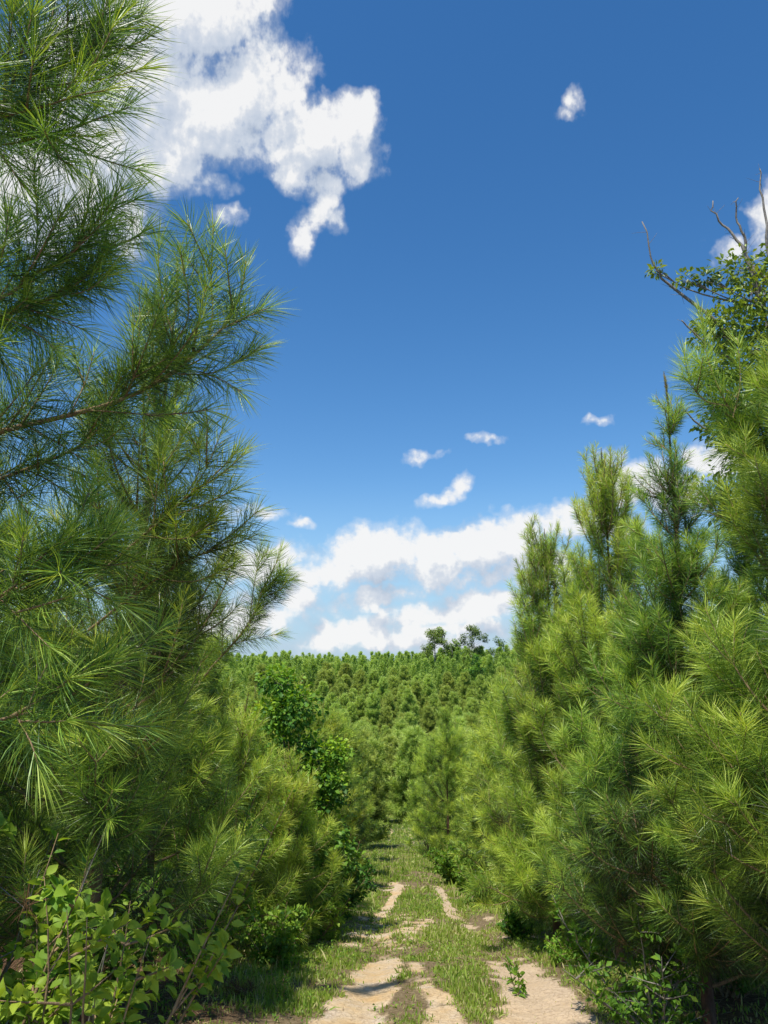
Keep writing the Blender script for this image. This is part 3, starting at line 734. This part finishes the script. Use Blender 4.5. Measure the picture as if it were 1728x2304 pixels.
def build_near():
    hi = Par(dens=430, w=.0026, nl=.16, lat=.38); cool = Par(dens=430, w=.0026, nl=.16, mat='needle_cool', tone=.50, lat=.38)
    md = Par(dens=320, w=.0034, tone=.54); mdc = Par(dens=300, w=.0036, mat='needle_cool', tone=.5)
    lo = Par(dens=210, w=.0052, fine=False, tone=.58); loc_ = Par(dens=210, w=.0052, nl=.155, fine=False, mat='needle_cool')
    clear = lambda w: (abs(w[0]) < 1.35 and w[1] < 4.6 and w[2] < 6) or w[1] < .4 or (w[1] < 2.2 and abs(w[0]) < 2.0)
    # left of the track
    place_pine('pine_tree', 'nearest pine, its long needled limbs reaching in at the upper left corner', -2.75, 1.9, 5.6, 11, 1.3, cool, [LIMBS[k] for k in ('T1', 'T2', 'T3', 'T4')], skip=lambda w: clear(w) or w[0] > -1.75)
    place_pine('pine_tree', 'left edge pine whose limb reaches furthest into the blue sky with upright shoots', -2.9, 3.1, 5.2, 12, 1.3, cool, [LIMBS[k] for k in ('L1', 'T5', 'T6')]+[[[(a-.1, b+.5, c-.42) for a, b, c in p] for p in LIMBS['T4']]], skip=lambda w: clear(w) or w[0] > -1.6)
    place_pine('pine_tree', 'tall pine with reddish bark showing low down behind the broad leaved bush at left', -1.62, 4.5, 4.75, 13, 1.2, hi, [LIMBS['L2b'], LIMBS['L2c']], low=.19, nb=(4, 5), gap=.42, skip=lambda w: clear(w) or (w[0] > -1.0 and w[2] > 2.2))
    place_pine('pine_tree', 'pine with a forked upright shoot pair standing clear in front of the low white clouds', -1.95, 7.0, 4.0, 14, 1.2, md, [LIMBS['L3b']], skip=lambda w: w[0] > -1.0 and w[2] > 1.6)
    place_pine('pine_tree', 'pine filling the space at the left edge behind the reddish trunk', -3.5, 6.0, 5.3, 15, 1.5, md)
    place_pine('pine_tree', 'low bright green pine at left of the track in front of the sweetgum', -1.75, 9.6, 2.75, 16, .95, Par(dens=300, w=.0038, tone=.6), low=.06)
    place_pine('pine_tree', 'small sunlit pine with layered tufts standing right in front of the sweetgum', -1.2, 10.5, 2.3, 29, .8, Par(dens=280, w=.004, tone=.66), low=.06)
    place_pine('pine_tree', 'pine behind the forked shoots at left with its top just under the clouds', -2.9, 9.2, 4.2, 17, 1.4, md)
    place_pine('pine_tree', 'shaded pine at the left edge of the track behind the sweetgum', -1.5, 13.6, 3.6, 18, 1.1, lo, low=.05)
    # right of the track
    place_pine('pine_tree', 'nearest pine on the right with star shaped needle tufts hanging low at the right edge', 2.75, 4.6, 4.9, 21, 1.6, Par(dens=420, w=.0028, nl=.175, tone=.55, lat=.36), [LIMBS['R1b']], low=.12, nb=(4, 5), gap=.30, skip=lambda w: (abs(w[0]) < 1.3 and w[1] < 4.4) or w[1] < 1.5)
    place_pine('pine_tree', 'right hand pine ending in a tall narrow spire with two lower side spires', 2.48, 6.5, 5.2, 22, 1.6, Par(dens=380, w=.003, nl=.15, tone=.5, mat='needle_cool'), top_l=1.0, shp=1.15, nb=(4, 6), gap=.31)
    place_pine('pine_tree', 'tall pine rising behind the nearest right hand pine below the broadleaf tree', 4.35, 7.0, 5.1, 23, 1.45, mdc)
    place_pine('pine_tree', 'pine topped by a pair of bare yellowish candles in front of the cloud at right', 2.52, 9.0, 5.55, 24, 1.3, md, cands=4, top_l=1.0, shp=.36, nb=(4, 5))
    place_pine('pine_tree', 'bushy pine with many short upright shoots left of the paired candles', 2.15, 10.4, 5.15, 25, 1.35, md, cands=3, shp=.36, nb=(4, 5))
    place_pine('pine_tree', 'pale green pine filling the right side behind the spired pine', 4.4, 9.6, 5.4, 26, 1.5, mdc)
    place_pine('pine_tree', 'slim pine at the left shoulder of the right hand group', 2.55, 13.4, 4.75, 27, 1.2, lo)
    place_pine('pine_tree', 'bright low pine leaning over the right edge of the track', 2.35, 11.4, 3.3, 28, 1.05, Par(dens=230, w=.0048, fine=False, tone=.62), low=.05)
    place_pine('pine_tree', 'rounded full pine standing alone right of where the track disappears', 1.75, 22.6, 4.3, 30, 1.15, lo, low=.05, merge=True)

def build_rows():
    """the plantation: rows running down into the valley and up the far slope"""
    rng = np.random.default_rng(77)
    midp = [Par(dens=170, w=.0075, nl=.17, fine=False, k=4, mat=m, tone=t) for m, t in (('needle', .60), ('needle_cool', .58), ('needle', .54))]
    first = []
    spots = [(-1.35, 17.0, 3.7), (-1.15, 20.5, 3.9), (-1.2, 25.5, 4.1), (2.75, 17.5, 4.5), (3.4, 15.2, 4.9), (4.2, 18.6, 4.6), (2.9, 20.8, 4.3), (-3.2, 15.0, 4.2), (-2.9, 12.0, 4.2), (-3.0, 18.8, 4.2), (-3.0, 22.4, 4.2), (2.55, 26.2, 4.2), (1.55, 29, 4.0), (-1.35, 30, 4.3), (-3.2, 27, 4.3), (-4.9, 10.5, 4.6), (5.6, 13, 5), (-5.2, 14, 4.6), (4.2, 24, 4.4), (-4.7, 20, 4.3)]
    words = ['shaded pine beside the left edge of the track just past the sweetgum', 'pine left of the track level with the rounded full pine', 'pine left of the track just before it drops from sight', 'dark pine close behind the slim pine at right', 'tall pine seen between the slim pine and the paired candles', 'pine filling in high behind the slim pine at right', 'pine directly behind and right of the rounded full pine', 'pine in the second row at left behind the sweetgum', 'pine in the second row at left behind the low bright pine', 'pine at left whose top shows right of the sweetgum crown', 'pine in the second row left of the track in the hollow', 'pine on the right shoulder of the rounded full pine', 'pine at the foot of the slope behind the rounded full pine', 'pine left of the track at the foot of the slope', 'second row pine at the foot of the slope at left', 'pine deep in the left hand stand behind the forked shoots', 'pine deep in the right hand stand behind the paired candles', 'pine deep in the left hand stand behind the sweetgum', 'third row pine deep on the right beyond the slim pine', 'third row pine deep on the left in the hollow']
    for i, ((x, y, h), wd) in enumerate(zip(spots, words)):
        if i < 3:
            first.append(place_pine('pine_tree', wd, x, y, h, 100+i, 1.15, midp[i], merge=True, low=.05, lean=(rng.normal(0, .03), 0))); first[-1]['h'] = h
        else:
            src = first[i % 3]; s_ = h/src['h']; copy_thing(src, (x, y, H(x, y)), rng.uniform(0, 6.28), (s_*rng.uniform(.9, 1.1), s_*rng.uniform(.9, 1.1), s_), wd)
    for f in first:
        del f['h']
    # far pines, simplified with distance
    fp = Par(dens=85, w=.024, nl=.24, fine=False, k=4, mat='needle_far', tone=.60, lat=.36)
    far = []
    pts = []
    for yy in np.arange(31, 146, 2.3):
        for xx in np.arange(-75, 80, 2.35):
            x = xx+rng.normal(0, .55)+1.1*(int(yy/2.3) % 2); y = yy+rng.normal(0, .6)
            if (abs(x-centre(y)) < 1.7 and y < 44) or rng.random() < .05: continue
            a = math.degrees(math.atan2(x, y))
            if abs(a) > 26: continue
            pts.append((x, y, a))
    pts.sort(key=lambda p: p[1])
    inner = [p for p in pts if -9.5 < p[2] < 9]
    ind = inner[:270]; rest = inner[270:]+[p for p in pts if not -9.5 < p[2] < 9 and p[1] > 0]
    lab = 'young pine among the close rows covering the slope beyond the end of the track'; grp = 'plantation pines on the far slope'
    for i in range(4):
        x, y, _ = ind[i]; t = place_pine('pine_tree', lab, x, y, 4.1, 200+i, 1.45, fp, merge=True, low=.03, cands=0, group=grp, gap=.34, nb=(4, 5), shp=.55); far.append(t)
    for i, (x, y, _) in enumerate(ind[4:]):
        s_ = rng.uniform(.62, 1.25); copy_thing(far[i % 4], (x, y, H(x, y)), rng.uniform(0, 6.28), (s_*rng.uniform(.9, 1.12), s_*rng.uniform(.9, 1.12), s_), lab, grp)
    # the rest of the wood as one mass
    tv = []
    for i in range(4):
        r2 = np.random.default_rng(300+i); Nn = Needles(); hh = 4.1
        h = .35
        while h < hh:
            t = h/hh
            for q in range(6):
                az = r2.uniform(0, 6.28); L = 1.45*(1-t)**.52*r2.uniform(.7, 1.1)+.15; el = math.radians(10+60*t**1.2)
                d = np.array([math.cos(az)*math.cos(el), math.sin(az)*math.cos(el), math.sin(el)])
                P = curve(r2, (0, 0, h), d, L, 4, .6, .15); Nn.shoot(r2, P, .30, int(16*L)+4, 1.0, .4, .9, .38+.3*t)
                for s_ in (.5, .8):
                    d3 = d+r2.normal(0, .5, 3); d3[2] += .5; Nn.shoot(r2, curve(r2, P[int(4*s_)], d3, .35*(1-t)+.15, 3, .6, .1), .28, 7, .9, .35, .9, .45+.3*t)
            h += .34
        Nn.shoot(r2, np.array([(0, 0, hh-.7), (0, 0, hh-.1)]), .28, 14, .7, .2, .7, .7)
        B, D, L, tt = (np.concatenate(a) for a in (Nn.b, Nn.d, Nn.l, Nn.t))
        w = nrm(np.cross(D, r2.normal(size=D.shape)))*.034
        tv.append((np.stack([B-w, B+w, B+D*L[:, None]], 1).reshape(-1, 3), np.repeat(tt, 3)))
    Vs, Ts = [], []
    for i, (x, y, _) in enumerate(rest):
        if y > 150 and False: continue
        V, tt = tv[i % 4]; a = rng.uniform(0, 6.28); s_ = rng.uniform(.72, 1.25)*(1+.3*(fbm(x, y, .06)-.5)); c, s2 = math.cos(a)*s_, math.sin(a)*s_
        if y > 90:                      # thin out with distance
            k = np.repeat(rng.random(len(V)//3) < np.interp(y, [90, 150], [1, .8]), 3); V, tt = V[k], tt[k]
        Vs.append(np.stack([V[:, 0]*c-V[:, 1]*s2+x, V[:, 0]*s2+V[:, 1]*c+y, V[:, 2]*s_+H(x, y)], -1)); Ts.append(tt+rng.normal(0, .10))
    V = np.concatenate(Vs); n = len(V)//3
    o = link('pine_wood', mesh_np('pine_wood', V, np.arange(n*3).reshape(-1, 3), M['needle_far'], attrs={'tone': np.clip(np.concatenate(Ts), 0, 1), 'tipf': np.tile([0, 0, 1.], n)}))
    o['kind'] = 'stuff'; o['label'] = 'dense young pine wood climbing the far slope to the skyline'; o['category'] = 'pine wood'
    print('far trees', len(ind), len(rest), 'tris', n)

def build_others():
    C = [(-.1, 0, 3.35, .34, 420), (.15, -.1, 3.0, .42, 620), (-.2, .05, 2.85, .42, 560), (.22, 0, 2.45, .42, 560), (.45, -.1, 2.15, .40, 520), (.60, -.05, 1.80, .36, 460), (.30, -.1, 1.7, .42, 480), (.62, -.15, 1.25, .40, 500), (.78, -.1, .95, .34, 360), (.2, -.2, 1.15, .42, 460), (.45, -.2, .5, .4, 420), (-.1, -.1, 2.0, .42, 420), (.75, -.1, 2.35, .24, 260), (.72, -.2, 2.0, .22, 200)]
    broadleaf_tree('dark glossy sweetgum with lime green top leaves among the pines left of the track', -1.45, 11.6, 3.6, 41, 1, .072, 'gum', C, name='sweetgum_tree', wid=.85, bend=[(.05, 0, 1.5), (-.05, 0, 3.3)], tone=.50, dens=1.15)
    C = [(-.15, 0, 6.1, .30, 170), (-.05, 0, 5.75, .36, 260), (-.2, .1, 5.35, .34, 260), (.15, 0, 5.2, .42, 380), (-.1, 0, 4.8, .42, 420), (.2, 0, 4.5, .45, 420), (-.25, 0, 4.3, .40, 380), (-.85, 0, 5.98, .13, 45), (-.58, 0, 6.0, .12, 40), (-1.22, 0, 6.1, .09, 30), (-.5, 0, 5.3, .30, 240), (-.55, 0, 4.75, .28, 220), (-.45, 0, 4.0, .34, 280), (-.75, 0, 3.2, .22, 130), (-.62, .0, 4.65, .20, 110), (-.45, 0, 4.25, .2, 110), (.5, .2, 6.2, .4, 300), (.7, .2, 5.6, .5, 420), (.8, 0, 5.0, .5, 400), (-.35, 0, 3.55, .28, 200), (0, 0, 3.9, .5, 420), (.1, 0, 3.3, .5, 380), (-.55, 0, 2.95, .2, 120), (.5, 0, 4.1, .5, 380)]
    C = [(a, b, c+2., r*1.12, n) for a, b, c, r, n in C]+[(0, 0, 4.4, .5, 350), (.1, 0, 3.7, .5, 350)]
    tips = [[(.0, 0, 4.9), (-.45, 0, 5.35), (-.95, 0, 5.85), (-1.2, 0, 6.15), (-1.3, 0, 6.75)], [(0, 0, 4.5), (-.35, 0, 4.85), (-.7, 0, 5.1), (-.95, 0, 5.4)], [(.1, 0, 5.6), (-.1, 0, 6.2), (-.35, 0, 6.75), (-.5, 0, 7.1)], [(.1, 0, 5.8), (-.05, 0, 6.5), (-.12, 0, 7.2)], [(.2, 0, 5.6), (.30, 0, 6.5), (.28, 0, 7.55)], [(-.1, 0, 3.4), (-.6, 0, 3.9), (-1.05, 0, 4.25)]]
    broadleaf_tree('tall broadleaf tree at the right edge with bare dead tips sticking up above its leaves', 4.72, 9.2, 8.3, 42, 1, .085, 'oak', C, bend=[(.05, 0, 4), (.15, 0, 8.0)], bare_tips=[[(a, b, c+2.) for a, b, c in t] for t in tips], wid=.5, dens=1.7, tone=.62)
    # leafy shrubs
    S = build_shrub
    S('broad leaved bush with pale green leaves filling the bottom left corner', -1.16, 3.15, 1.46, .66, 17, 51, .052, 'broad', .60, True, .74, dens=1.7, clear=.3)
    S('taller broad leaved bush against the left edge above the corner bush', -1.75, 3.2, 1.85, .65, 9, 52, .066, 'broad', .66, True, .55, dens=1.0, clear=.3)
    S('pale stemmed leafy shrub under the nearest right hand pine', 2.0, 6.3, 1.5, .75, 8, 53, .055, 'broad', .55, False, .42, dens=1.6, stem_mat='grey')
    S('single knee high sapling growing on the right hand wheel track', 1.22, 7.75, .36, .10, 2, 54, .055, 'broad', .5, True, .62, dens=2.2, name='sapling', cat='sapling')
    S('bright leaf tips poking up at the bottom right corner', 1.30, 3.05, .98, .16, 3, 55, .06, 'broad', .5, True, .7, dens=1.2, clear=.6)
    S('dense rounded shrub at the foot of the rounded full pine', 1.55, 19.0, 1.0, 1.0, 14, 56, .08, 'broad', .7, False, .5, dens=2.2)
    S('shrub spilling onto the right edge of the track below the bright low pine', 1.75, 14.4, .8, .8, 12, 57, .075, 'broad', .7, False, .5, dens=2)
    S('small dark green shrub right of the middle grass patch', 1.75, 11.0, .55, .4, 9, 58, .06, 'gum', .7, False, .45, dens=2.5)
    S('small leafy shrub at the base of the right hand pines beside the sand', 2.1, 9.3, .45, .5, 9, 59, .05, 'broad', .5, False, .5, dens=2.2)
    S('leafy shrub under the low bright pine at left', -1.15, 9.0, .85, .55, 10, 60, .065, 'broad', .5, False, .5, dens=2)
    S('yellow green bush at the left edge of the clearing', -.85, 10.8, .75, .5, 12, 61, .055, 'broad', .55, False, .62, dens=2.2)
    S('dark leafy bush at the left edge of the track below the sweetgum', -.75, 13.0, 1.2, .7, 14, 62, .07, 'gum', .7, False, .35, dens=2.4)
    S('light green feathery bush between the reddish trunk and the low bright pine', -1.7, 8.0, 1.9, .8, 14, 63, .045, 'broad', .5, False, .48, dens=2.6)
    S('small glossy plant at the edge of the shade at left', -1.0, 8.7, .28, .18, 4, 64, .05, 'broad', .5, True, .6, dens=1.6)
    S('thin upright weed beside the rust coloured needle clump', -.92, 7.55, .34, .10, 3, 65, .03, 'broad', .3, False, .35, dens=3, name='weed_stalk', cat='weed')
    S('leafy undergrowth bush behind the corner bush at left', -2.2, 6.4, 1.6, .9, 12, 66, .07, 'broad', .6, False, .3, dens=1.8)
    S('leafy undergrowth bush in the deep shade at the right edge', 3.0, 7.4, 1.0, .9, 10, 67, .06, 'broad', .55, False, .28, dens=1.8)
    S('low bush in the middle distance at the left edge of the track', -.75, 17.5, .8, .6, 10, 68, .08, 'broad', .7, False, .4, dens=2)
    # fallen clump of rust coloured needles
    rng = np.random.default_rng(70); Nn = Needles(); Wd = Wood(); x, y = -1.2, 7.6
    r = thing('dead_branch', 'clump of rust coloured dead pine needles lying at the left edge of the clearing', 'dead branch', (x, y, H(x, y)))
    for q in range(7):
        a = rng.uniform(0, 6.28); P = curve(rng, (rng.normal(0, .04), rng.normal(0, .04), .03), (math.cos(a), math.sin(a), .35), .22, 5, -2., .2); Wd.tube(P, .004, .002, 5); Nn.shoot(rng, P, .11, 70, 1.2, .6, 1, .2)
    link('twigs', Wd.mesh('twigs', M['twig']), r); link('needles', Nn.mesh('needles', M['dry'], .003, rng), r)
    # dead twigs and dry stalks standing in the left undergrowth
    for k, (x, y, h, sd, lb) in enumerate([(-1.5, 3.5, 1.55, 84, 'tangle of grey dead twigs sticking out of the corner bush'), (-1.85, 3.9, 1.5, 81, 'tangle of bare dead twigs beside the reddish trunk at left'), (2.15, 6.9, 1.0, 82, 'bare pale dead stems poking out under the right hand shrub'), (-2.3, 4.6, 1.7, 83, 'tall tangle of dry stalks in the shade at the left edge')]):
        rng = np.random.default_rng(sd); r = thing('dead_shrub', lb, 'dead shrub', (x, y, H(x, y))); Wd = Wood(); Wt = Wood(); Nn = Needles()
        for q in range(9):
            a = rng.uniform(0, 6.28); P = curve(rng, (rng.normal(0, .08), rng.normal(0, .08), -.02), (math.cos(a)*.5, math.sin(a)*.5, 1), h*rng.uniform(.6, 1.1), 9, -.1, .35); Wd.tube(P, .007, .002, 5)
            for w in range(6):
                i = rng.integers(2, 10); Pb = curve(rng, P[i-1], rng.normal(size=3), rng.uniform(.15, .5), 5, .1, .6); Wt.tube(Pb, .003, .001, 4)
                if rng.random() < .35: Nn.shoot(rng, Pb, .12, 26, 1.6, 1.0, 1, .3)
        s = link('stems', Wd.mesh('stems', M['grey']), r); link('twigs', Wt.mesh('twigs', M['grey']), s); link('dry_needles', Nn.mesh('dry_needles', M['dry'], .003, rng), r)
    # trees on the skyline
    def far_tree(label, x, y, h, r, seed, mat, flat, n, base=.45, name='broadleaf_tree'):
        rng = np.random.default_rng(seed); C = []
        for q in range(n):
            u = rng.random(); rr = r*(1-.55*abs(2*u-.9)); a = rng.uniform(0, 6.28); C.append((math.cos(a)*rr*rng.random()**.5, math.sin(a)*rr*rng.random()**.5, h*(base+(1-base)*u), r*.24*flat, 120))
        broadleaf_tree(label, x, y, h, seed, r, .24, mat, C, name=name, wid=.5, tone=.35, trunk_r=.018, cat='tree')
    far_tree('tall old pine with a flat rounded crown standing highest on the skyline', 8.1, 125, 8.6, 2.4, 91, 'needle_far', .95, 44, .40, 'old_pine_tree')
    far_tree('smaller ragged tree just right of the old pine on the skyline', 11.0, 126, 6.4, 1.7, 92, 'needle_far', 1., 20, .5, 'old_pine_tree')
    far_tree('open crowned broadleaf tree with ragged limbs right of the old pine on the skyline', 14.0, 122, 8.4, 2.7, 93, 'oak', .9, 32, .35)
    far_tree('low domed tree on the skyline beside the right hand pines', 17.8, 122, 6.6, 2.1, 94, 'oak', 1.2, 18, .3)
    far_tree('dark round bush of a tree below the skyline in front of the open crowned tree', 12.2, 103, 6.0, 1.6, 95, 'gum', 1.2, 12, .3)

build_materials(); build_world(); build_sun(); build_camera()
build_ground(); build_grass(); build_straw(); build_near(); build_rows(); build_others()
_n = sum(len(o.data.polygons) for o in bpy.data.objects if o.type == 'MESH'); print('objects', len(bpy.data.objects), 'faces', _n)
